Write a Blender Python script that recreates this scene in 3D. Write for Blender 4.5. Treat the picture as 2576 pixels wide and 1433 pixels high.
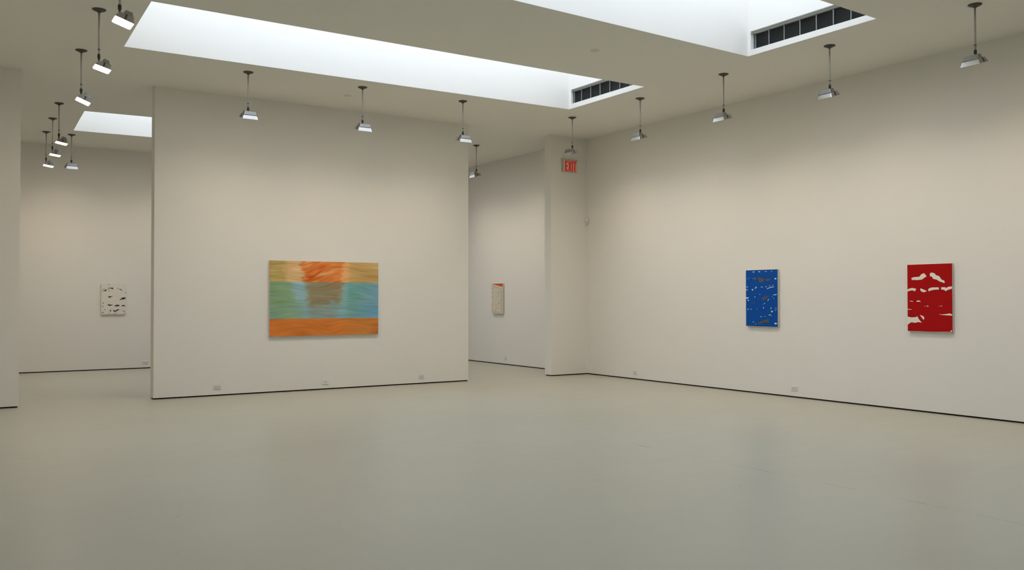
import bpy, bmesh, math
import numpy as np
from mathutils import Vector, Matrix
from mathutils.geometry import tessellate_polygon

for o in list(bpy.data.objects):
    bpy.data.objects.remove(o, do_unlink=True)
C = bpy.context.scene.collection
scene = bpy.context.scene

# ------------------------------------------------------------------ camera
cd = bpy.data.cameras.new('camera')
cam = bpy.data.objects.new('camera', cd)
C.objects.link(cam)
YAW, PIT, ROL = math.radians(33.156), math.radians(0.912), math.radians(-0.04)
fw = Vector((math.sin(YAW) * math.cos(PIT), math.cos(YAW) * math.cos(PIT), math.sin(PIT)))
rt = Vector((math.cos(YAW), -math.sin(YAW), 0))
up = rt.cross(fw)
r2 = rt * math.cos(ROL) + up * math.sin(ROL)
u2 = -rt * math.sin(ROL) + up * math.cos(ROL)
cam.matrix_world = Matrix(((r2.x, u2.x, -fw.x, 0), (r2.y, u2.y, -fw.y, 0), (r2.z, u2.z, -fw.z, 1.52), (0, 0, 0, 1)))
cd.sensor_width = 36
cd.lens = 31.174
cd.clip_start = .05
scene.camera = cam

# ------------------------------------------------------------------ light
w = bpy.data.worlds.new('sky')
scene.world = w
w.use_nodes = True
bg = w.node_tree.nodes['Background']
bg.inputs[0].default_value = (0.81, 0.87, 1.06, 1)      # even overcast sky
bg.inputs[1].default_value = 4.6
LAMP_W = 6.3
LAMP = 30.0                                             # radiance of the lit lamp glass
LAMP_COLOR = (1.0, 0.84, 0.66, 1)
scene.view_settings.view_transform = 'Standard'
scene.view_settings.look = 'None'
scene.view_settings.gamma = 1
scene.view_settings.use_curve_mapping = False
scene.view_settings.exposure = 0.0

HC, YA, XR, YB, XL, YF = 4.774, 14.259, 11.144, 20.823, -1.0, -4.5
TOP = 6.7                                              # top of the skylight shafts
SKY = [  # four corners of each ceiling opening: near left, near right, far right, far left
    [(1.971, 10.221), (9.114, 10.234), (9.124, 12.165), (2.037, 12.251)],
    [(1.95, 5.90), (9.159, 6.268), (9.143, 8.193), (1.98, 7.90)],
    [(2.167, 16.829), (9.12, 16.27), (9.12, 18.62), (2.247, 18.888)],
    [(1.95, 2.0), (9.15, 2.2), (9.15, 4.1), (1.95, 3.9)],  # unseen overhead skylight, added for more daylight in the room
]
for q in SKY:                                          # sampling guides for the daylight at the shaft tops
    ld = bpy.data.lights.new('skylight_portal', 'AREA')
    ld.shape = 'RECTANGLE'
    ld.size = q[1][0] - q[0][0] - .02
    ld.size_y = min(q[3][1], q[2][1]) - max(q[0][1], q[1][1])
    ld.cycles.is_portal = True
    lo = bpy.data.objects.new('skylight_portal', ld)
    C.objects.link(lo)
    lo.location = (sum(a[0] for a in q) / 4, sum(a[1] for a in q) / 4, TOP + .12)

# ------------------------------------------------------------------ materials
def lin(c):
    c = c / 255
    return c / 12.92 if c <= .04045 else ((c + .055) / 1.055) ** 2.4


def alb(r, g, b, k=1.62):                              # paint albedo from its look in the room
    return (min(.95, lin(r) * k), min(.95, lin(g) * k), min(.95, lin(b) * k), 1)


def mat(name, col, rough=.6, metal=0., emit=None, es=0., spec=.5):
    m = bpy.data.materials.new(name)
    m.use_nodes = True
    b = m.node_tree.nodes['Principled BSDF']
    b.inputs['Base Color'].default_value = col if len(col) == 4 else (*col, 1)
    b.inputs['Roughness'].default_value = rough
    b.inputs['Metallic'].default_value = metal
    b.inputs['Specular IOR Level'].default_value = spec
    if emit:
        b.inputs['Emission Color'].default_value = emit
        b.inputs['Emission Strength'].default_value = es
    return m


def noisy(m, scale, amount, bump=0., bscale=60.):      # slight variation of a base colour, fine relief
    nt = m.node_tree
    N, Lk = nt.nodes, nt.links
    b = N['Principled BSDF']
    tc = N.new('ShaderNodeTexCoord')
    n = N.new('ShaderNodeTexNoise')
    n.inputs['Scale'].default_value = scale
    n.inputs['Detail'].default_value = 4
    Lk.new(tc.outputs['Object'], n.inputs['Vector'])
    mx = N.new('ShaderNodeMix')
    mx.data_type = 'RGBA'
    c = b.inputs['Base Color'].default_value[:]
    mx.inputs[6].default_value = tuple(v * (1 - amount) for v in c[:3]) + (1,)
    mx.inputs[7].default_value = tuple(min(1, v * (1 + amount)) for v in c[:3]) + (1,)
    Lk.new(n.outputs['Fac'], mx.inputs[0])
    Lk.new(mx.outputs[2], b.inputs['Base Color'])
    if bump:
        n2 = N.new('ShaderNodeTexNoise')
        n2.inputs['Scale'].default_value = bscale
        Lk.new(tc.outputs['Object'], n2.inputs['Vector'])
        bp = N.new('ShaderNodeBump')
        bp.inputs['Strength'].default_value = bump
        bp.inputs['Distance'].default_value = .002
        Lk.new(n2.outputs['Fac'], bp.inputs['Height'])
        Lk.new(bp.outputs[0], b.inputs['Normal'])
    return m


M = {}
M['wall'] = noisy(mat('white_wall_paint', (.87, .842, .775), .75, spec=.3), 1.3, .012, .15, 90)
M['ceiling'] = noisy(mat('ceiling_paint', (.85, .832, .757), .85, spec=.2), 1.1, .012)
M['gap'] = mat('dark_shadow_gap', (.012, .011, .009), .9, spec=.1)
M['white'] = mat('white_plastic', (.82, .81, .76), .4)
M['slot'] = mat('dark_slot', (.14, .14, .13), .6)
M['grey_plate'] = mat('socket_plastic', (.70, .70, .66), .45)
M['canopy'] = mat('dark_bronze_metal', (.085, .08, .066), .5, .3)
M['rod'] = noisy(mat('galvanised_steel', (.55, .54, .49), .4, .15), 40, .15)
M['knuckle'] = mat('dark_knuckle_metal', (.07, .06, .05), .5, .5)
M['reflector'] = noisy(mat('polished_reflector_metal', (.80, .80, .82), .22, .95), 30, .05)
M['end_plate'] = mat('cast_end_plate', (.42, .39, .33), .5, .2)
M['bracket'] = mat('dark_clip', (.06, .055, .045), .5, .3)
M['housing'] = noisy(mat('grey_lamp_housing', (.34, .34, .33), .35, .9), 30, .06)
M['lens'] = mat('lit_lamp_glass', (.9, .9, .85), .4, emit=LAMP_COLOR, es=LAMP)
M['grille'] = mat('dark_louver_paint', (.075, .08, .075), .5)
M['void'] = mat('duct_interior', (.012, .012, .012), .9)
M['mullion'] = mat('grille_frame_grey', (.33, .36, .36), .45, .3)
M['alu'] = mat('skylight_bar_white', (.7, .72, .74), .5)
M['canvas'] = noisy(mat('raw_canvas', (.68, .66, .58), .85), 90, .06)
M['sign_box'] = mat('sign_housing_grey', (.50, .46, .41), .5)
M['sign_face'] = mat('sign_face_pale', alb(190, 158, 142), .35, emit=(1, .2, .12, 1), es=.02)
M['sign_red'] = mat('sign_letter_red', (.50, .006, .004), .5, emit=(1, .01, .006, 1), es=.16)


def glass():
    m = bpy.data.materials.new('skylight_glass')
    m.use_nodes = True
    nt = m.node_tree
    nt.nodes.remove(nt.nodes['Principled BSDF'])
    t = nt.nodes.new('ShaderNodeBsdfTransparent')
    t.inputs[0].default_value = (.93, .96, .96, 1)
    g = nt.nodes.new('ShaderNodeBsdfGlossy')
    g.inputs['Roughness'].default_value = .02
    f = nt.nodes.new('ShaderNodeMixShader')
    f.inputs[0].default_value = .06
    nt.links.new(t.outputs[0], f.inputs[1])
    nt.links.new(g.outputs[0], f.inputs[2])
    nt.links.new(f.outputs[0], nt.nodes['Material Output'].inputs[0])
    return m


M['glass'] = glass()


def floor_material():
    m = mat('sealed_grey_floor', (.40, .40, .35), .42, spec=.5)
    nt = m.node_tree
    N, Lk = nt.nodes, nt.links
    b = N['Principled BSDF']
    tc = N.new('ShaderNodeTexCoord')

    def math_(op, a, c=None, d=None):
        n = N.new('ShaderNodeMath')
        n.operation = op
        for i, v in enumerate((a, c, d)):
            if v is None:
                continue
            if isinstance(v, (int, float)):
                n.inputs[i].default_value = v
            else:
                Lk.new(v, n.inputs[i])
        return n.outputs[0]

    def noise(scale, detail, vec, rough=.5):
        n = N.new('ShaderNodeTexNoise')
        n.inputs['Scale'].default_value = scale
        n.inputs['Detail'].default_value = detail
        n.inputs['Roughness'].default_value = rough
        Lk.new(vec, n.inputs['Vector'])
        return n.outputs['Fac']
    P = tc.outputs['Object']
    big = noise(.55, 3, P)
    mp = N.new('ShaderNodeMapping')
    mp.inputs['Scale'].default_value = (.8, 5.0, 1)
    mp.inputs['Rotation'].default_value = (0, 0, math.radians(-33))
    Lk.new(P, mp.inputs[0])
    streak = noise(1.6, 5, mp.outputs[0], .6)
    fine = noise(38, 3, P)
    ramp = N.new('ShaderNodeMix')
    ramp.data_type = 'RGBA'
    ramp.inputs[6].default_value = (.455, .435, .335, 1)
    ramp.inputs[7].default_value = (.505, .485, .38, 1)
    f = math_('ADD', math_('MULTIPLY', big, .5), math_('ADD', math_('MULTIPLY', streak, .35), math_('MULTIPLY', fine, .15)))
    f = math_('MULTIPLY_ADD', f, 2.2, -.6)
    Lk.new(f, ramp.inputs[0])
    # saw joint running away from the camera, only here and there open
    sx = N.new('ShaderNodeSeparateXYZ')
    Lk.new(P, sx.inputs[0])
    X, Y = sx.outputs[0], sx.outputs[1]
    line = math_('LESS_THAN', math_('ABSOLUTE', math_('SUBTRACT', X, 6.172)), .004)
    dash = math_('GREATER_THAN', noise(2.3, 2, P), .50)
    span = math_('MULTIPLY', math_('LESS_THAN', Y, 7.0), math_('GREATER_THAN', Y, 2.5))
    mask = math_('MULTIPLY', math_('MULTIPLY', line, span), math_('MULTIPLY_ADD', dash, .4, .12))
    # small specks and scuffs: x, y, half-size x, half-size y, strength
    for (px, py, a, c, s) in [(2.947, 9.76, .012, .010, .8), (3.587, 7.922, .010, .008, .7), (4.865, 8.106, .05, .005, .6),
                              (4.672, 5.877, .03, .005, .6), (2.333, 5.73, .008, .008, .6), (1.441, 6.488, .008, .010, .5),
                              (1.243, 5.552, .007, .007, .5), (5.497, 5.032, .028, .005, .6), (4.344, 4.344, .006, .006, .5),
                              (6.16, 6.95, .006, .12, .7), (6.18, 5.42, .005, .10, .5), (6.19, 3.90, .005, .05, .7), (6.178, 4.5, .005, .06, .5)]:
        d = math_('ADD', math_('POWER', math_('ABSOLUTE', math_('DIVIDE', math_('SUBTRACT', X, px), a)), 2.),
                  math_('POWER', math_('ABSOLUTE', math_('DIVIDE', math_('SUBTRACT', Y, py), c)), 2.))
        mask = math_('MAXIMUM', mask, math_('MULTIPLY', math_('LESS_THAN', d, 1.), s))
    dk = N.new('ShaderNodeMix')
    dk.data_type = 'RGBA'
    dk.inputs[7].default_value = (.07, .07, .06, 1)
    Lk.new(mask, dk.inputs[0])
    Lk.new(ramp.outputs[2], dk.inputs[6])
    Lk.new(dk.outputs[2], b.inputs['Base Color'])
    Lk.new(math_('MULTIPLY_ADD', streak, .16, .24), b.inputs['Roughness'])
    bp = N.new('ShaderNodeBump')
    bp.inputs['Strength'].default_value = .12
    bp.inputs['Distance'].default_value = .003
    Lk.new(fine, bp.inputs['Height'])
    Lk.new(bp.outputs[0], b.inputs['Normal'])
    return m


M['floor'] = floor_material()

# ------------------------------------------------------------------ helpers
def obj(name, bm, m, parent=None, smooth=False, **props):
    bmesh.ops.recalc_face_normals(bm, faces=bm.faces[:])
    me = bpy.data.meshes.new(name)
    bm.to_mesh(me)
    bm.free()
    if smooth:
        for f in me.polygons:
            f.use_smooth = True
    me.materials.append(M[m] if isinstance(m, str) else m)
    o = bpy.data.objects.new(name, me)
    C.objects.link(o)
    if parent is not None:
        o.parent = parent
    for k, v in props.items():
        o[k] = v
    return o


def empty(name, loc, rz=0, **props):
    o = bpy.data.objects.new(name, None)
    C.objects.link(o)
    o.location = loc
    o.rotation_euler = (0, 0, rz)
    o.empty_display_size = .1
    for k, v in props.items():
        o[k] = v
    return o


def box(bm, x0, x1, y0, y1, z0, z1, bev=0., mtx=None):
    r = bmesh.ops.create_cube(bm, size=1)
    vs = r['verts']
    for v in vs:
        v.co = Vector(((x0 + x1) / 2 + v.co.x * (x1 - x0), (y0 + y1) / 2 + v.co.y * (y1 - y0), (z0 + z1) / 2 + v.co.z * (z1 - z0)))
    if bev:
        es = list({e for v in vs for e in v.link_edges})
        g = bmesh.ops.bevel(bm, geom=es, offset=bev, segments=2, affect='EDGES', profile=.5)
        vs = list({v for f in g['faces'] for v in f.verts} | {v for v in vs if v.is_valid})
    if mtx:
        bmesh.ops.transform(bm, matrix=mtx, verts=vs)
    return bm


def frustum(bm, b, t, z0, z1, off=(0, 0), rb=0., caps=(True, True), n=3):
    """box tapering from size b at z0 to size t at z1, corners rounded by rb, top shifted by off"""
    def ring(sz, z, o, r):
        vs = []
        for cx, cy, a0 in ((1, 1, 0), (-1, 1, 90), (-1, -1, 180), (1, -1, 270)):
            for i in range(n + 1):
                a = math.radians(a0 + 90 * i / n)
                vs.append(bm.verts.new((o[0] + cx * (sz[0] / 2 - r) + r * math.cos(a), o[1] + cy * (sz[1] / 2 - r) + r * math.sin(a), z)))
        return vs
    r = max(rb, .001)
    A, B = ring(b, z0, (0, 0), r), ring(t, z1, off, r * t[0] / b[0])
    k = len(A)
    for i in range(k):
        bm.faces.new((A[i], A[(i + 1) % k], B[(i + 1) % k], B[i]))
    if caps[0]:
        bm.faces.new(A[::-1])
    if caps[1]:
        bm.faces.new(B)
    return A + B


def lathe(bm, prof, n=24):
    rings = []
    for r, z in prof:
        rings.append([bm.verts.new((r * math.cos(2 * math.pi * i / n), r * math.sin(2 * math.pi * i / n), z)) for i in range(n)])
    for a, b in zip(rings, rings[1:]):
        for i in range(n):
            bm.faces.new((a[i], a[(i + 1) % n], b[(i + 1) % n], b[i]))
    bm.faces.new(rings[0][::-1])
    bm.faces.new(rings[-1])
    return [v for r in rings for v in r]


def prism(bm, pts, z0, z1):
    a = [bm.verts.new((x, y, z0)) for x, y in pts]
    b = [bm.verts.new((x, y, z1)) for x, y in pts]
    k = len(pts)
    bm.faces.new(a[::-1])
    bm.faces.new(b)
    for i in range(k):
        bm.faces.new((a[i], a[(i + 1) % k], b[(i + 1) % k], b[i]))


# ------------------------------------------------------------------ room shell
bm = bmesh.new()
box(bm, XL - .3, XR + .3, YF - .3, YB + .3, -.25, 0)
obj('floor', bm, 'floor', kind='structure')


def wall(name, x0, x1, y0, y1, faces):
    """slab standing on a recessed dark strip; faces = sides on which the strip is set back (x-, x+, y-, y+)"""
    b = bmesh.new()
    box(b, x0, x1, y0, y1, .02, HC)
    o = obj(name, b, 'wall', kind='structure')
    d = .014
    b = bmesh.new()
    box(b, x0 + d * ('x-' in faces), x1 - d * ('x+' in faces), y0 + d * ('y-' in faces), y1 - d * ('y+' in faces), 0, .02)
    obj('base_gap', b, 'gap', o, label='thin dark recessed gap along the foot of the wall')
    return o


T = .22
wall('wall_right', XR, XR + .3, YF, YB, ('x-',))
wall('wall_left', XL - .3, XL, YF, YB, ('x+',))
wall('wall_back', XL - .3, XR + .3, YB, YB + .3, ('y-',))
wall('wall_front', XL - .3, XR + .3, YF - .3, YF, ('y+',))
wall('wall_center', 2.814, 8.343, YA, YA + T, ('x-', 'x+', 'y-', 'y+'))
wall('wall_center_left', XL, 1.023, YA, YA + T, ('x+', 'y-', 'y+'))
wall('wall_center_right', 10.242, XR, YA, YA + T, ('x-', 'y-', 'y+'))

# ceiling slab with four rectangular openings
outer = [(XL - .3, YF - .3), (XR + .3, YF - .3), (XR + .3, YB + .3), (XL - .3, YB + .3)]
loops = [outer] + [q[::-1] for q in SKY]
pts = [p for l in loops for p in l]
tris = tessellate_polygon([[Vector((*p, 0)) for p in l] for l in loops])
bm = bmesh.new()
for z in (HC, HC + .3):
    vs = [bm.verts.new((*p, z)) for p in pts]
    for t in tris:
        try:
            bm.faces.new([vs[i] for i in t])
        except ValueError:
            pass
    if z == HC:
        low = vs
k = 0
for l in loops:
    n = len(l)
    for i in range(n if l is outer else 0):
        a, b_ = low[k + i], low[k + (i + 1) % n]
        c_, d_ = vs[k + (i + 1) % n], vs[k + i]
        bm.faces.new((a, b_, c_, d_))
    k += n
ceiling = obj('ceiling', bm, 'ceiling', kind='structure')

VH = [None] * 4
VH[0] = (9.118, 10.30, 12.112, 4.857, 5.102)           # wall plane x, y from, y to, z from, z to
VH[1] = (9.150, 6.33, 8.148, 4.852, 5.100)


def lerp_y(q, y):                                       # x of the right shaft wall at y
    (x1, y1), (x2, y2) = q[1], q[2]
    return x1 + (x2 - x1) * (y - y1) / (y2 - y1)


for si, q in enumerate(SKY):
    bm = bmesh.new()
    t = .12
    nl, nr, fr, fl = [Vector(p) for p in q]
    z0, z1 = HC + .001, TOP
    prism(bm, [(fl.x, fl.y), (fr.x, fr.y), (fr.x, fr.y + t), (fl.x, fl.y + t)], z0, z1)            # far
    prism(bm, [(nl.x, nl.y - t), (nr.x, nr.y - t), (nr.x, nr.y), (nl.x, nl.y)], z0, z1)            # near
    prism(bm, [(nl.x - t, nl.y - t), (nl.x, nl.y - t), (fl.x, fl.y + t), (fl.x - t, fl.y + t)], z0, z1)
    if VH[si]:
        _, ya, yb, za, zb = VH[si]
        R = lambda y, z0_, z1_, y2: prism(bm, [(lerp_y(q, y), y), (lerp_y(q, y) + t, y), (lerp_y(q, y2) + t, y2), (lerp_y(q, y2), y2)], z0_, z1_)
        R(nr.y - t, z0, z1, ya)
        R(yb, z0, z1, fr.y + t)
        R(ya, z0, za, yb)
        R(ya, zb, z1, yb)
    else:
        prism(bm, [(nr.x, nr.y - t), (nr.x + t, nr.y - t), (fr.x + t, fr.y + t), (fr.x, fr.y + t)], z0, z1)
    obj('skylight_shaft', bm, 'wall', ceiling, label='white shaft walls rising from the ceiling opening to the skylight')
    # glazing on top of the shaft
    win = empty('window_%d' % (si + 1), ((nl.x + nr.x) / 2, (nl.y + fl.y) / 2, TOP), kind='structure')
    cx, cy = win.location.x, win.location.y
    bm = bmesh.new()
    box(bm, q[0][0] - t - cx, q[1][0] + t - cx, q[0][1] - t - cy - .1, q[0][1] - cy - .1, 0, .1)
    box(bm, q[0][0] - t - cx, q[1][0] + t - cx, q[2][1] - cy + .12, q[2][1] + t - cy + .12, 0, .1)
    box(bm, q[0][0] - t - cx, q[0][0] - cx, q[0][1] - cy - .1, q[2][1] - cy + .12, 0, .1)
    box(bm, q[1][0] - cx, q[1][0] + t - cx, q[0][1] - cy - .1, q[2][1] - cy + .12, 0, .1)
    obj('window_frame', bm, 'alu', win)
    nb = 6
    for i in range(nb):
        xa = q[0][0] + (q[1][0] - q[0][0]) * i / nb - cx
        xb = q[0][0] + (q[1][0] - q[0][0]) * (i + 1) / nb - cx
        if i:
            bm = bmesh.new()
            box(bm, xa - .02, xa + .02, q[0][1] - cy - .1, q[2][1] - cy + .12, .01, .07)
            obj('glazing_bar', bm, 'alu', win)
        bm = bmesh.new()
        box(bm, xa + .02, xb - .02, q[0][1] - cy - .1, q[2][1] - cy + .12, .03, .036)
        obj('pane', bm, 'glass', win)

# ------------------------------------------------------------------ vent grilles in the shafts
def vent(si, label):
    x, y0, y1, z0, z1 = VH[si]
    q = SKY[si]
    xs = max(lerp_y(q, y0), lerp_y(q, y1)) + .036       # plane of the recessed grille
    r = empty('vent_grille', (xs, (y0 + y1) / 2, z0), label=label, category='vent', group='vent grilles in the skylight shafts')
    h, L = z1 - z0, y1 - y0
    cy = (y0 + y1) / 2
    bm = bmesh.new()
    box(bm, 0, .018, -L / 2, L / 2, h - .024, h)
    box(bm, 0, .018, -L / 2, L / 2, 0, .006)
    box(bm, 0, .018, L / 2 - .012, L / 2, 0, h)
    box(bm, 0, .018, -L / 2, -L / 2 + .012, 0, h)
    obj('grille_frame', bm, 'mullion', r)
    bm = bmesh.new()
    box(bm, .055, .06, -L / 2, L / 2, 0, h)
    obj('duct_back', bm, 'void', r)
    y = y1 + .005 - .25 if si == 0 else y1 - .013 - .25
    first = None
    ys = [y1 - .045] if si == 0 else [y1 - .04]
    yy = 11.868 if si == 0 else 7.882
    while yy > y0 + .05:
        ys.append(yy)
        yy -= .2495
    for yy in ys:
        if first is None:
            bm = bmesh.new()
            box(bm, -.003, .010, -.0045, .0045, .003, h - .022)
            first = obj('mullion', bm, 'mullion', r)
            first.location = (0, yy - cy, 0)
        else:
            c = first.copy()
            C.objects.link(c)
            c.location = (0, yy - cy, 0)
    bm = bmesh.new()
    nb = 18
    for i in range(nb):
        z = .010 + (h - .04) * (i + .5) / nb
        mt = Matrix.Translation((.026, 0, z)) @ Matrix.Rotation(math.radians(-35), 4, 'Y')
        box(bm, -.008, .008, -L / 2 + .01, L / 2 - .01, -.001, .001, mtx=mt)
    o = obj('louver_blades', bm, 'grille', r)
    o['kind'] = 'stuff'
    return r


vent(0, 'dark louvred vent grille in the long middle skylight shaft')
vent(1, 'dark louvred vent grille at top right in the nearer skylight shaft')

# ------------------------------------------------------------------ wall washer lamps


def make_lamp(tilt, power):
    r = empty('wall_washer_lamp', (0, 0, HC), category='lamp')
    bm = bmesh.new()
    lathe(bm, [(.072, 0), (.073, -.006), (.055, -.016), (.024, -.028), (.016, -.036), (.014, -.04)], 28)
    obj('ceiling_canopy', bm, 'canopy', r, True)
    bm = bmesh.new()
    lathe(bm, [(.0105, -.03), (.0105, -.512)], 14)
    obj('rod', bm, 'rod', r, True)
    bm = bmesh.new()
    lathe(bm, [(.0105, -.448), (.014, -.449), (.014, -.456), (.0105, -.457)], 14)
    obj('collar', bm, 'knuckle', r, True)
    bm = bmesh.new()
    lathe(bm, [(.0125, -.505), (.016, -.507), (.016, -.545), (.011, -.552), (.009, -.575), (.014, -.588), (.014, -.6)], 16)
    obj('knuckle', bm, 'knuckle', r, True)
    # the lamp head: tilted to the wall (+Y local), hung at its front
    mt = Matrix.Translation((0, 0, -.59)) @ Matrix.Rotation(math.radians(tilt), 4, 'X') @ Matrix.Translation((0, -.05, 0))
    bm = bmesh.new()
    vs = frustum(bm, (.225, .178), (.185, .122), -.068, -.008, rb=.008, caps=(False, True))
    # inner lining so that the skirt has thickness
    frustum(bm, (.217, .170), (.180, .117), -.068, -.012, rb=.008, caps=(False, True))
    # rim
    bm.verts.ensure_lookup_table()
    n = 16
    A = bm.verts[:n]
    Bq = bm.verts[2 * n:3 * n]
    for i in range(n):
        bm.faces.new((A[i], A[(i + 1) % n], Bq[(i + 1) % n], Bq[i]))
    bmesh.ops.transform(bm, matrix=mt, verts=bm.verts[:])
    obj('reflector_skirt', bm, 'reflector', r)
    bm = bmesh.new()
    frustum(bm, (.184, .098), (.160, .062), -.010, .036, off=(0, .004), rb=.007)
    frustum(bm, (.196, .110), (.196, .110), -.0125, -.0085, rb=.007)
    bmesh.ops.transform(bm, matrix=mt @ Matrix.Translation((0, -.018, 0)), verts=bm.verts[:])
    obj('lamp_housing', bm, 'housing', r)
    for sg in (-1, 1):                                  # cast end plates with a clip
        bm = bmesh.new()
        vs = [bm.verts.new((sg * xx, yy, zz)) for xx, yy, zz in ((.1135, -.086, -.067), (.1135, .086, -.067), (.0935, .059, -.009), (.0935, -.059, -.009),
                                                               (.1165, -.086, -.067), (.1165, .086, -.067), (.0965, .059, -.009), (.0965, -.059, -.009))]
        for f in ((0, 1, 2, 3), (4, 5, 6, 7), (0, 1, 5, 4), (1, 2, 6, 5), (2, 3, 7, 6), (3, 0, 4, 7)):
            bm.faces.new([vs[i] for i in f])
        bmesh.ops.transform(bm, matrix=mt, verts=bm.verts[:])
        obj('end_plate', bm, 'end_plate', r)
        bm = bmesh.new()
        box(bm, -.003, .003, -.006, .006, -.026, .026, mtx=Matrix.Translation((sg * .1085, -.002, -.034)) @ Matrix.Rotation(sg * math.radians(-19), 4, 'Y'))
        bmesh.ops.transform(bm, matrix=mt, verts=bm.verts[:])
        obj('clip', bm, 'bracket', r)
    bm = bmesh.new()
    box(bm, -.02, .02, .034, .058, -.012, .006, .002)
    bmesh.ops.transform(bm, matrix=mt, verts=bm.verts[:])
    obj('mounting_lug', bm, 'knuckle', r)
    bm = bmesh.new()
    frustum(bm, (.213, .166), (.208, .160), -.0665, -.0625, rb=.02, n=3)
    bmesh.ops.transform(bm, matrix=mt, verts=bm.verts[:])
    obj('lit_glass', bm, 'lens', r)
    ld = bpy.data.lights.new('lamp_beam', 'AREA')       # the bulb's beam leaving the glass
    ld.shape = 'RECTANGLE'
    ld.size, ld.size_y = .19, .145
    ld.energy = LAMP_W * power
    ld.color = LAMP_COLOR[:3]
    ld.spread = math.radians(132)
    lo = bpy.data.objects.new('lamp_beam', ld)
    C.objects.link(lo)
    lo.parent = r
    lo.matrix_local = mt @ Matrix.Translation((0, 0, -.0672))
    return r


protos = {}


def lamp(x, y, rz, label, group, rz2=0, tilt=17, power=1.):
    if group in (GL, GB):                               # dimmed rows
        power = .55
    if (tilt, power) not in protos:
        r = protos[tilt, power] = make_lamp(tilt, power)
    else:
        proto = protos[tilt, power]
        r = proto.copy()
        C.objects.link(r)
        for ch in list(proto.children):
            c = ch.copy()
            C.objects.link(c)
            c.parent = r
    r.location = (x, y, HC)
    r.rotation_euler = (0, 0, rz + rz2)
    r['label'] = label
    r['group'] = group
    return r


PI = math.pi
GB = 'lamps along the back wall'
GL, GC, GR = 'lit lamps in the left row', 'lamps along the centre wall', 'lamps along the right wall'
lamp(1.44, 8.90, PI / 2, 'glowing lamp overlapping the skylight corner at top left, canopy out of frame', GL, 0, 18)
lamp(1.54, 10.83, PI / 2, 'glowing lamp second from the front in the left row', GL, 0, 16)
lamp(1.60, 12.73, PI / 2, 'glowing lamp third from the front in the left row, tilted most steeply', GL, 0, 22)
lamp(1.73, 16.38, PI / 2, 'glowing lamp in the far left room, highest and nearest of its three', GL, 0, 11)
lamp(1.78, 17.81, PI / 2, 'glowing lamp in the far left room, middle of its three', GL, 0, 8)
lamp(1.82, 19.31, PI / 2, 'glowing lamp in the far left room, lowest and farthest left in view', GL, 0, 9)
lamp(2.27, 19.37, 0, 'pale lamp seen from behind in the far left room below the small skylight', GB)
lamp(4.10, 19.37, 0, 'added unseen lamp behind the centre wall, washing the back wall', GB)  # never in view, added to light the back wall
lamp(3.76, 12.66, 0, 'wall washer lamp before the centre wall, leftmost of its three', GC)
lamp(5.50, 12.61, 0, 'wall washer lamp before the centre wall, middle one above the striped painting', GC)
lamp(7.27, 12.60, 0, 'wall washer lamp before the centre wall, rightmost, at the wall edge', GC)
lamp(9.60, 16.07, -PI / 2, 'small distant wall washer lamp hanging in the passage right of the centre wall', 'lamps in the far right room')
lamp(9.60, 17.90, -PI / 2, 'added unseen lamp behind the centre wall in the far right room', 'lamps in the far right room')  # unseen lamp added for its light on the passage wall
lamp(9.57, 12.67, -PI / 2, 'wall washer lamp directly above the red exit sign', GR)
lamp(9.58, 10.86, -PI / 2, 'lamp next right of the one above the exit sign, below the far vent', GR)
lamp(9.56, 9.03, -PI / 2, 'wall washer lamp in the right row between the two skylight ends', GR)
lamp(9.63, 7.27, -PI / 2, 'wall washer lamp under the near vent grille, its glowing rim showing', GR)
lamp(9.63, 5.37, -PI / 2, 'darkest and largest wall washer lamp at the top right of the view', GR)
lamp(9.63, 3.50, -PI / 2, 'added unseen lamp outside the frame to the right, continuing the right row', GR)  # out of view, added to light the near right wall

# ------------------------------------------------------------------ paintings
def poly_patches(bm, polys, tf, z0, z1):
    """each polygon in painting coordinates becomes a thin raised film of paint"""
    for pg in polys:
        P2 = [tf(x, y) for x, y in pg]
        tri = tessellate_polygon([[Vector((a, b, 0)) for a, b in P2]])
        f = [bm.verts.new((a, z1, b)) for a, b in P2]
        for t in tri:
            try:
                bm.faces.new([f[i] for i in t])
            except ValueError:
                pass
        g = [bm.verts.new((a, z0, b)) for a, b in P2]
        k = len(P2)
        for i in range(k):
            try:
                bm.faces.new((f[i], f[(i + 1) % k], g[(i + 1) % k], g[i]))
            except ValueError:
                pass


def ell(cx, cy, w_, h_, rot=0, n=10):
    r = math.radians(rot)
    out = []
    for i in range(n):
        a = 2 * PI * i / n
        x, y = w_ / 2 * math.cos(a), h_ / 2 * math.sin(a)
        out.append((cx + x * math.cos(r) - y * math.sin(r), cy + x * math.sin(r) + y * math.cos(r)))
    return out


def square_tf(q, W, H):
    """quad seen in the photograph (top-left, top-right, bottom-right, bottom-left) -> painting plane, origin at its centre"""
    TL, TR, BR, BL = q

    def tf(x, y):
        u = (x - TL[0]) / (TR[0] - TL[0])
        u = min(1, max(0, u))
        top = TL[1] + (TR[1] - TL[1]) * u
        bot = BL[1] + (BR[1] - BL[1]) * u
        v = min(1, max(0, (y - top) / (bot - top)))
        return ((u - .5) * W, (.5 - v) * H)
    return tf


def canvas_thing(name, loc, rz, W, H, D, label, edge='canvas'):
    """local x to the right, local -y towards the viewer; back of the stretcher at y=0"""
    nrm = Vector((math.sin(rz), -math.cos(rz), 0))
    r = empty(name, Vector(loc) + nrm * .005, rz, label=label, category='painting')
    bm = bmesh.new()
    box(bm, -W / 2, W / 2, -D + .002, 0, -H / 2, H / 2, .0015)
    obj('stretched_canvas', bm, edge, r)
    return r


def film(bm, W, H, y0, y1):
    box(bm, -W / 2, W / 2, y1, y0, -H / 2, H / 2)


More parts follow.
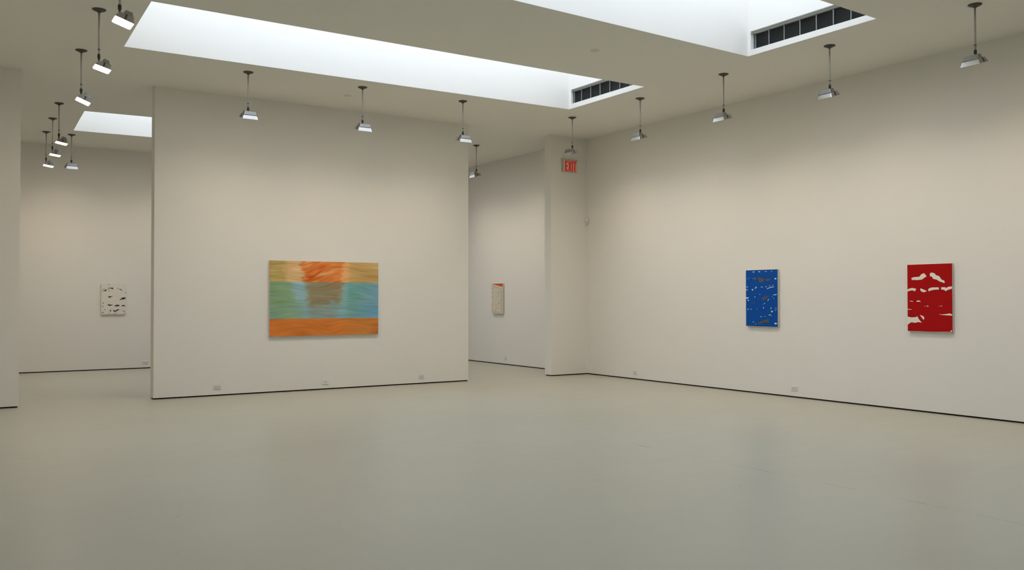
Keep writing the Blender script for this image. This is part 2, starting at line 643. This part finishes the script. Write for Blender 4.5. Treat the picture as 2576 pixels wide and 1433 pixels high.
# --- striped painting on the centre wall: brushwork kept in a colour layer on the paint film
W1, H1, D1 = 1.917, 1.238, .035
pt = canvas_thing('painting', (5.545, YA, 1.533), 0, W1, H1, D1,
                  'large horizontal painting with orange bands above and below a green and blue band')
NX, NY = 288, 186
rng = np.random.default_rng(7)


def smooth(n_x, n_y, sx, sy, seed):
    g = np.random.default_rng(seed).standard_normal((n_y, n_x))
    for ax, s in ((1, sx), (0, sy)):
        k = np.exp(-.5 * (np.arange(-int(3 * s) - 1, int(3 * s) + 2) / s) ** 2)
        k /= k.sum()
        g = np.apply_along_axis(lambda v: np.convolve(np.pad(v, len(k) // 2, mode='reflect'), k, mode='valid'), ax, g)
    return g / g.std()


uu, vv = np.meshgrid(np.linspace(0, 1, NX), np.linspace(0, 1, NY))
big = smooth(NX, NY, 14, 9, 1)
bend = smooth(NX, NY, 30, 20, 5)
rows = np.clip((np.arange(NY)[:, None] + bend * 6).astype(int), 0, NY - 1)
cols = np.arange(NX)[None, :].repeat(NY, 0)
stroke = smooth(NX, NY, 16, 1.0, 2)[rows, cols]
stroke2 = smooth(NX, NY, 9, 1.6, 3)[rows, cols]
jag = smooth(NX, NY, 5, 2.2, 4)


def blend(cols_, u, edges, soft):
    out = np.zeros(u.shape + (3,)) + np.array(cols_[0], float)
    for c, e, s in zip(cols_[1:], edges, soft):
        f = 1 / (1 + np.exp(-(u - e) / s))
        out = out * (1 - f[..., None]) + np.array(c, float) * f[..., None]
    return out


U = uu + jag * .008
b1 = .275 + .008 * uu
top = blend([(160, 139, 84), (190, 156, 110), (192, 112, 56), (198, 146, 92), (172, 142, 90)], U,
            [.135 + .02 * vv, .275 + .03 * (vv > .13), .675 - .05 * vv * 3.5 * (vv < .28) + .005, .72 + .006 * jag], [.012, .008, .006, .01])
top += stroke[..., None] * np.array([5, 6, 6]) + big[..., None] * np.array([3, 4, 4])
inor = ((U > .29) & (U < .665)).astype(float)
streak = np.clip(stroke2 - .5, 0, 2) * inor
top += streak[..., None] * np.array([6, 16, 16])
top -= (np.clip(-stroke2 - .3, 0, 2) * inor)[..., None] * np.array([6, 16, 14])
for cx, cy, s in ((.265, .05, .012), (.29, .225, .013)):
    f = np.exp(-(((uu - cx) / s) ** 2 + ((vv - cy) / .014) ** 2))
    top -= f[..., None] * np.array([22, 50, 30])
f = np.exp(-(((uu - .46) / .06) ** 2 + ((vv - .175 + (uu - .46) * .25) / .02) ** 2))
top += f[..., None] * np.array([8, 40, 45])
f = np.exp(-((uu / .008) ** 2)) * (vv < .28)
top += f[..., None] * np.array([10, -16, -20])
m = (vv - .275) / .495
mid = blend([(112, 140, 110), (128, 160, 168), (126, 118, 92), (122, 156, 152), (100, 146, 138), (100, 146, 170)], U,
            [.185 + .11 * m ** 1.3, .315 + .03 * m, .665 - .055 * m, .70 + .006 * jag, .93 - .14 * m + .02 * stroke2], [.02, .012, .01, .008, .05])
lowc = blend([(116, 144, 118), (124, 156, 160), (120, 136, 128), (118, 156, 160), (98, 144, 140), (96, 142, 166)], U,
             [.24 + .06 * m, .345, .60, .70, .84], [.03, .012, .02, .02, .05])
f = 1 / (1 + np.exp(-(m - .62 - .03 * jag - .06 * np.sin(uu * 20)) / .025))
mid = mid * (1 - f[..., None]) + lowc * f[..., None]
mid += stroke[..., None] * np.array([4, 4, 5]) + big[..., None] * np.array([4, 3, -2]) * (uu < .25)[..., None] + big[..., None] * np.array([-2, 1, 2]) * (uu > .7)[..., None]
core = ((U > .33) & (U < .64) & (m < .6)).astype(float)
mid += (np.clip(stroke2 - .4, 0, 2) * core)[..., None] * np.array([8, -2, -5])
bot = np.zeros(uu.shape + (3,)) + np.array([188, 110, 48.])
bot += stroke[..., None] * np.array([4, 3, 2]) + big[..., None] * np.array([3, 3, 2])
f = 1 / (1 + np.exp(-(uu - .72 + .02 * jag) / .03))
bot += f[..., None] * np.array([-12, 0, 4])
f = np.exp(-((uu / .012) ** 2))
bot += f[..., None] * np.array([6, -20, -6])
img = np.where((vv < b1 + jag * .0012)[..., None], top, mid)
img = np.where((vv > .771 + jag * .0015)[..., None], bot, img)
img = np.clip(img, 0, 255) / 255
imgl = np.where(img <= .04045, img / 12.92, ((img + .055) / 1.055) ** 2.4) * 1.58
imgl = np.clip(imgl, 0, .95)
me = bpy.data.meshes.new('paint_layer')
vx = np.stack([(uu - .5) * W1, np.full_like(uu, -D1), (.5 - vv) * H1], -1).reshape(-1, 3)
idx = np.arange(NX * NY).reshape(NY, NX)
quads = np.stack([idx[:-1, :-1], idx[1:, :-1], idx[1:, 1:], idx[:-1, 1:]], -1).reshape(-1, 4)
# back sheet closes the film
base = len(vx)
bk = vx[[0, NX - 1, NX * NY - 1, NX * (NY - 1)]].copy()
bk[:, 1] = -D1 + .004
me.from_pydata(np.concatenate([vx, bk]).tolist(), [], quads.tolist() + [[base, base + 1, base + 2, base + 3]])
ca = me.color_attributes.new('paint', 'FLOAT_COLOR', 'POINT')
full = np.ones((base + 4, 4), dtype=np.float32)
full[:base, :3] = imgl.reshape(-1, 3)
ca.data.foreach_set('color', full.ravel())
pm = mat('striped_oil_paint', (.8, .5, .3), .7, spec=.15)
an = pm.node_tree.nodes.new('ShaderNodeVertexColor')
an.layer_name = 'paint'
pm.node_tree.links.new(an.outputs[0], pm.node_tree.nodes['Principled BSDF'].inputs['Base Color'])
me.materials.append(pm)
o = bpy.data.objects.new('paint_layer', me)
C.objects.link(o)
o.parent = pt

# --- red painting
Wd, Hd = .632, .898
pr = canvas_thing('painting', (XR, 6.842, 1.533), -PI / 2, Wd, Hd, .035, 'red painting with torn-looking white shapes, rightmost on the right wall')
bm = bmesh.new()
film(bm, Wd, Hd, -.032, -.0355)
obj('red_paint', bm, noisy(mat('red_oil_paint', (.44, .002, .003), .6, spec=.15), 14, .06), pr, label='flat dark red paint')
tf = square_tf([(160, 178), (925, 150), (930, 1340), (160, 1305)], Wd, Hd)
marks = [[(232, 405), (270, 388), (375, 380), (400, 345), (430, 328), (460, 320), (470, 340), (495, 365), (490, 380), (470, 390), (415, 430), (330, 437), (240, 435)],
         [(552, 330), (580, 308), (630, 320), (660, 355), (710, 370), (732, 400), (750, 430), (790, 445), (805, 470), (798, 490), (720, 462), (665, 428), (610, 418), (590, 380), (560, 375)],
         [(160, 600), (200, 580), (250, 572), (318, 588), (300, 612), (295, 630), (250, 612), (205, 618), (160, 634)],
         [(388, 580), (420, 590), (490, 620), (497, 635), (465, 637), (450, 650), (400, 630), (388, 605)],
         [(525, 590), (580, 565), (700, 563), (708, 600), (620, 605), (565, 618), (530, 632)],
         [(740, 565), (800, 560), (830, 575), (860, 555), (925, 548), (922, 588), (850, 610), (818, 630), (790, 605), (748, 603)],
         [(200, 788), (260, 800), (250, 810), (205, 798)], [(315, 802), (340, 786), (365, 786), (395, 803), (380, 809), (320, 809)],
         ell(465, 885, 16, 8), ell(510, 884, 36, 14), ell(712, 886, 16, 8), ell(745, 885, 26, 11),
         [(160, 930), (235, 935), (225, 943), (160, 941)],
         [(160, 1062), (230, 1075), (300, 1072), (330, 1056), (360, 1110), (410, 1168), (350, 1155), (300, 1168), (220, 1158), (160, 1198)],
         [(375, 1030), (440, 1060), (455, 1090), (440, 1120), (405, 1075)],
         [(695, 1023), (760, 1030), (830, 1022), (880, 1014), (918, 1028), (925, 1052), (860, 1048), (760, 1040)],
         [(165, 1309), (350, 1312), (460, 1318), (600, 1326), (760, 1328), (900, 1332), (900, 1337), (700, 1334), (500, 1324), (300, 1322)],
         [(895, 1312), (912, 1300), (920, 1318), (905, 1334), (890, 1336)]]
M['warm_white'] = mat('warm_white_paint', alb(196, 192, 178), .6)
for pg in marks:
    bm = bmesh.new()
    poly_patches(bm, [pg], tf, -.035, -.0363)
    obj('paint_mark', bm, 'warm_white', pr, label='pale grey-white painted shape')

# --- blue painting
Wd, Hd = .645, .903
pb = canvas_thing('painting', (XR, 9.695, 1.534), -PI / 2, Wd, Hd, .038, 'blue painting with small white flecks and brown patches on the right wall')
bm = bmesh.new()
film(bm, Wd, Hd, -.035, -.0385)
obj('blue_paint', bm, noisy(mat('blue_oil_paint', (.002, .080, .385), .6, spec=.15), 9, .08), pb, label='flat strong blue paint')
tf = square_tf([(140, 155), (772, 135), (772, 1285), (140, 1270)], Wd, Hd)
fl = [(298, 187, 36, 20), (415, 183, 42, 15), (548, 177, 36, 11), (660, 175, 26, 9), (160, 320, 12, 8), (190, 322, 10, 6), (220, 312, 14, 8),
      (733, 323, 42, 28), (168, 487, 34, 13), (163, 545, 32, 17), (275, 545, 34, 22, 30), (350, 495, 34, 18, 20), (333, 516, 32, 11),
      (463, 489, 38, 11), (548, 482, 30, 11), (620, 465, 28, 10), (682, 450, 18, 12), (725, 643, 76, 16, -8), (187, 757, 22, 32, -35),
      (322, 690, 14, 28, 8), (424, 635, 13, 14), (668, 675, 7, 14), (697, 717, 16, 9), (590, 748, 10, 48, 28), (516, 818, 20, 14), (488, 838, 6, 14),
      (498, 905, 13, 36, -15), (645, 912, 10, 44), (737, 909, 38, 7), (735, 950, 7, 40, 38), (182, 936, 26, 17), (244, 934, 26, 11), (362, 934, 13, 9),
      (618, 1047, 42, 16, -20), (652, 1066, 14, 10), (446, 1084, 34, 12), (512, 1077, 12, 9), (542, 1077, 12, 7), (288, 1191, 28, 12), (335, 1230, 9, 24, -15)]
marks = [ell(*a) for a in fl] + [[(560, 520), (640, 490), (705, 478), (705, 488), (640, 502), (572, 528)],
                                 [(140, 700), (205, 695), (180, 722), (140, 724)], [(640, 965), (685, 970), (660, 1002)],
                                 [(708, 1208), (735, 1205), (770, 1222), (735, 1236), (712, 1232)]]
bm = bmesh.new()
poly_patches(bm, marks, tf, -.038, -.0393)
obj('paint_marks', bm, mat('cool_white_paint', alb(186, 196, 188), .6), pb, label='small white flecks', kind='stuff')
marks = [[(262, 305), (300, 303), (350, 300), (365, 335), (310, 342), (280, 325)], [(380, 290), (430, 300), (500, 325), (512, 365), (470, 390), (420, 398), (400, 340)],
         [(528, 325), (600, 317), (647, 320), (620, 355), (580, 376), (535, 355)], [(468, 700), (520, 680), (597, 666), (570, 710), (520, 740), (480, 772)],
         [(358, 1217), (440, 1180), (520, 1150), (597, 1126), (606, 1160), (590, 1217), (560, 1195), (480, 1207), (420, 1237)],
         [(250, 770), (300, 800), (322, 790), (315, 812), (295, 812), (262, 785)]]
M['olive'] = noisy(mat('dark_olive_paint', alb(68, 64, 52), .6), 20, .3)
for pg in marks:
    bm = bmesh.new()
    poly_patches(bm, [pg], tf, -.038, -.0391)
    obj('paint_patch', bm, 'olive', pb, label='dark brown patch')

# --- black and white painting on the back wall
Wd, Hd = .492, .652
pk = canvas_thing('painting', (3.279, YB, 1.524), 0, Wd, Hd, .03, 'small off-white painting with scattered black marks on the far left wall')
tf = square_tf([(185, 190), (990, 185), (1000, 1170), (190, 1175)], Wd, Hd)
bm = bmesh.new()
film(bm, Wd, Hd, -.028, -.0305)
obj('ground_paint', bm, noisy(mat('off_white_ground', alb(192, 186, 176), .7), 20, .02), pk)
marks = [[(385, 200), (440, 192), (490, 210), (430, 207)], [(420, 300), (480, 312), (550, 298), (582, 345), (545, 350), (500, 332), (435, 328)], ell(412, 350, 40, 28),
         [(215, 402), (290, 398), (335, 360), (355, 378), (340, 422), (300, 418), (215, 413)], ell(275, 350, 120, 9), ell(446, 417, 56, 17), ell(720, 328, 20, 36, -20),
         [(765, 348), (810, 338), (870, 392), (862, 408), (820, 370), (780, 365)], ell(980, 457, 36, 22, 15), [(395, 560), (420, 590), (575, 576), (500, 612), (445, 640), (412, 605)],
         [(833, 645), (880, 625), (975, 616), (988, 650), (900, 692), (848, 680)], ell(815, 690, 52, 38), ell(252, 806, 56, 20),
         [(388, 848), (440, 846), (460, 860), (575, 853), (520, 885), (460, 900), (412, 885)], [(603, 897), (650, 873), (720, 858), (782, 873), (778, 905), (720, 912), (650, 913)],
         [(842, 892), (890, 870), (930, 868), (995, 907), (920, 908), (848, 907)], ell(232, 916, 52, 20), ell(300, 1023, 50, 15, -20), ell(485, 1042, 60, 24), ell(490, 1078, 36, 28),
         [(578, 1030), (600, 1018), (628, 1072), (690, 1018), (802, 1006), (740, 1042), (640, 1098), (598, 1090)], ell(855, 1038, 20, 16), [(888, 1050), (965, 1068), (930, 1088)],
         ell(240, 1112, 80, 18), ell(445, 1143, 100, 6), [(593, 1162), (640, 1128), (632, 1162)], [(668, 1103), (722, 1137), (690, 1132)], ell(950, 1140, 58, 16)]
bm = bmesh.new()
poly_patches(bm, marks, tf, -.030, -.0315)
obj('paint_marks', bm, mat('near_black_paint', (.02, .012, .014), .6), pk, label='black irregular marks', kind='stuff')

# --- tall narrow painting in the far right room
Wd, Hd = .468, .704
pn = canvas_thing('painting', (XR, 17.622, 1.533), -PI / 2, Wd, Hd, .045, 'tall narrow pale painting with an orange-red corner seen through the right passage')
tf = square_tf([(270, 185), (650, 185), (655, 1270), (260, 1265)], Wd, Hd)
bm = bmesh.new()
film(bm, Wd, Hd, -.042, -.0455)
obj('ground_paint', bm, noisy(mat('pale_stone_ground', alb(180, 172, 154), .7), 16, .04), pn)
bm = bmesh.new()
poly_patches(bm, [[(272, 190), (655, 186), (652, 308), (560, 280)]], tf, -.045, -.0465)
obj('corner_paint', bm, mat('orange_red_paint', (.72, .062, .008), .5), pn, label='orange-red corner wedge')


def ribbon(pts_, wd):
    out = []
    for (a, b), (c, d) in zip(pts_, pts_[1:]):
        L = math.hypot(c - a, d - b)
        nx, ny = -(d - b) / L * wd / 2, (c - a) / L * wd / 2
        out.append([(a + nx, b + ny), (c + nx, d + ny), (c - nx, d - ny), (a - nx, b - ny)])
    return out


lines = ribbon([(272, 275), (288, 260), (400, 312), (500, 346), (575, 362), (598, 390), (600, 700), (608, 1204), (430, 1219), (295, 1211), (262, 1170), (250, 1080), (248, 900), (252, 600), (264, 300)], 9)
dots = [ell(x, y, 24, 26) for x, y in [(290, 362), (298, 502), (297, 655), (283, 940), (507, 455), (480, 513), (533, 502), (505, 577), (466, 653), (528, 838), (487, 910), (536, 910), (433, 958), (482, 1078), (404, 1163)]]
bm = bmesh.new()
poly_patches(bm, lines + dots, tf, -.045, -.0465)
obj('line_drawing', bm, mat('brown_grey_line', alb(104, 90, 76), .6), pn, label='thin brown outline and dots', kind='stuff')

# ------------------------------------------------------------------ exit sign
sx0, sx1, sz0, sz1 = 10.498, 10.868, 4.066, 4.308
ex = empty('exit_sign', ((sx0 + sx1) / 2, YA, (sz0 + sz1) / 2), label='red EXIT sign high on the short wall beside the right passage', category='sign')
W2, H2 = sx1 - sx0, sz1 - sz0
bm = bmesh.new()
box(bm, -W2 / 2, W2 / 2, -.044, 0, -H2 / 2, H2 / 2, .003)
obj('sign_housing', bm, 'sign_box', ex)
bm = bmesh.new()
box(bm, -W2 / 2 + .012, W2 / 2 - .006, -.050, -.043, -H2 / 2 + .004, H2 / 2 - .010, .002)
obj('sign_face', bm, 'sign_face', ex, label='pale pinkish face plate')
x0 = 10.552 - (sx0 + sx1) / 2
LW, LH, zb = .276, .205, 4.077 - (sz0 + sz1) / 2


def letter(polys, xa, wd):
    b = bmesh.new()
    for pg in polys:
        k = len(pg)
        A = [b.verts.new((xa + x * wd, -.0535, zb + y * LH)) for x, y in pg]
        B = [b.verts.new((xa + x * wd, -.0495, zb + y * LH)) for x, y in pg]
        tri = tessellate_polygon([[Vector((x * wd, y * LH, 0)) for x, y in pg]])
        for t in tri:
            b.faces.new([A[i] for i in t])
        for i in range(k):
            b.faces.new((A[i], A[(i + 1) % k], B[(i + 1) % k], B[i]))
    o_ = obj('letter', b, 'sign_red', ex)
    return o_


letter([[(0, 0), (1, 0), (1, .13), (.42, .13), (.42, .44), (.9, .44), (.9, .57), (.42, .57), (.42, .87), (1, .87), (1, 1), (0, 1)]], x0, .066)
letter([[(0, 0), (.34, 0), (.5, .33), (.66, 0), (1, 0), (.68, .5), (1, 1), (.66, 1), (.5, .67), (.34, 1), (0, 1), (.32, .5)]], x0 + .078, .078)
letter([[(0, 0), (1, 0), (1, 1), (0, 1)]], x0 + .166, .026)
letter([[(.33, 0), (.67, 0), (.67, .87), (1, .87), (1, 1), (0, 1), (0, .87), (.33, .87)]], x0 + .202, .078)

# ------------------------------------------------------------------ outlets
def outlet(loc, rz, label, kind='duplex'):
    r = empty('wall_outlet', loc, rz, label=label, category='outlet', group='small white wall outlets near the floor')
    wd, hh = (.118, .072) if kind != 'single' else (.07, .072)
    bm = bmesh.new()
    box(bm, -wd / 2, wd / 2, -.010, 0, -hh / 2, hh / 2, .002)
    obj('cover_plate', bm, 'white', r)
    if kind == 'jack':
        for s in (-1, 1):
            bm = bmesh.new()
            box(bm, s * .013 - .006, s * .013 + .006, -.0115, -.009, -.006, .006)
            obj('jack', bm, 'slot', r)
    else:
        for s in ((-1, 1) if kind == 'duplex' else (0,)):
            bm = bmesh.new()
            box(bm, s * .024 - .017, s * .024 + .017, -.0125, -.009, -.019, .019, .003)
            f = obj('socket', bm, 'grey_plate', r)
            bm = bmesh.new()
            for k_ in (-1, 1):
                box(bm, s * .024 - .0045, s * .024 + .0045, -.0135, -.012, k_ * .007 - .0015, k_ * .007 + .0015)
            box(bm, s * .024 + .009, s * .024 + .013, -.0135, -.012, -.002, .002)
            obj('slot', bm, 'slot', f)
    return r


outlet((3.769, YA, .145), 0, 'duplex outlet at the left end of the centre wall')
outlet((5.551, YA, .125), 0, 'outlet plate with two small dark jacks below the striped painting', 'jack')
outlet((7.367, YA, .135), 0, 'duplex outlet at the right end of the centre wall')
outlet((3.935, YB, .135), 0, 'outlet in the far left room beside the centre wall edge')
outlet((XR, 12.79, .135), -PI / 2, 'outlet on the right wall nearest the corner below the exit sign')
outlet((XR, 9.088, .145), -PI / 2, 'outlet on the right wall below and right of the blue painting')
outlet((XR, 17.338, .145), -PI / 2, 'single outlet below the tall narrow painting', 'single')

# ------------------------------------------------------------------ motion detector in the corner
md = empty('motion_detector', (XR - .034, YA - .034, 3.10), math.radians(-45), label='small oval motion detector high in the corner below the exit sign', category='detector')
bm = bmesh.new()
bmesh.ops.create_uvsphere(bm, u_segments=20, v_segments=14, radius=1)
for v in bm.verts:
    v.co = Vector((v.co.x * .034, v.co.y * .024 - .010, v.co.z * .066))
obj('detector_body', bm, 'white', md, True)
bm = bmesh.new()
bmesh.ops.create_uvsphere(bm, u_segments=16, v_segments=10, radius=1)
for v in bm.verts:
    v.co = Vector((v.co.x * .023, v.co.y * .012 - .028, v.co.z * .028 - .022))
obj('sensor_window', bm, mat('sensor_grey', (.62, .60, .57), .4), md, True)

# ------------------------------------------------------------------ concealed sprinkler plates
for (x, y, lb) in ((7.24, 9.09, 'faint round cover plate in the ceiling between the two long skylights'),
                   (5.53, 13.27, 'faint round cover plate in the ceiling left of the middle centre-wall lamp')):
    r = empty('sprinkler_cover', (x, y, HC), label=lb, category='ceiling plate', group='round ceiling cover plates')
    bm = bmesh.new()
    lathe(bm, [(.062, 0), (.062, -.003), (.058, -.005)], 28)
    obj('cover_disc', bm, mat('cover_plate_grey', (.70, .69, .62), .7), r)
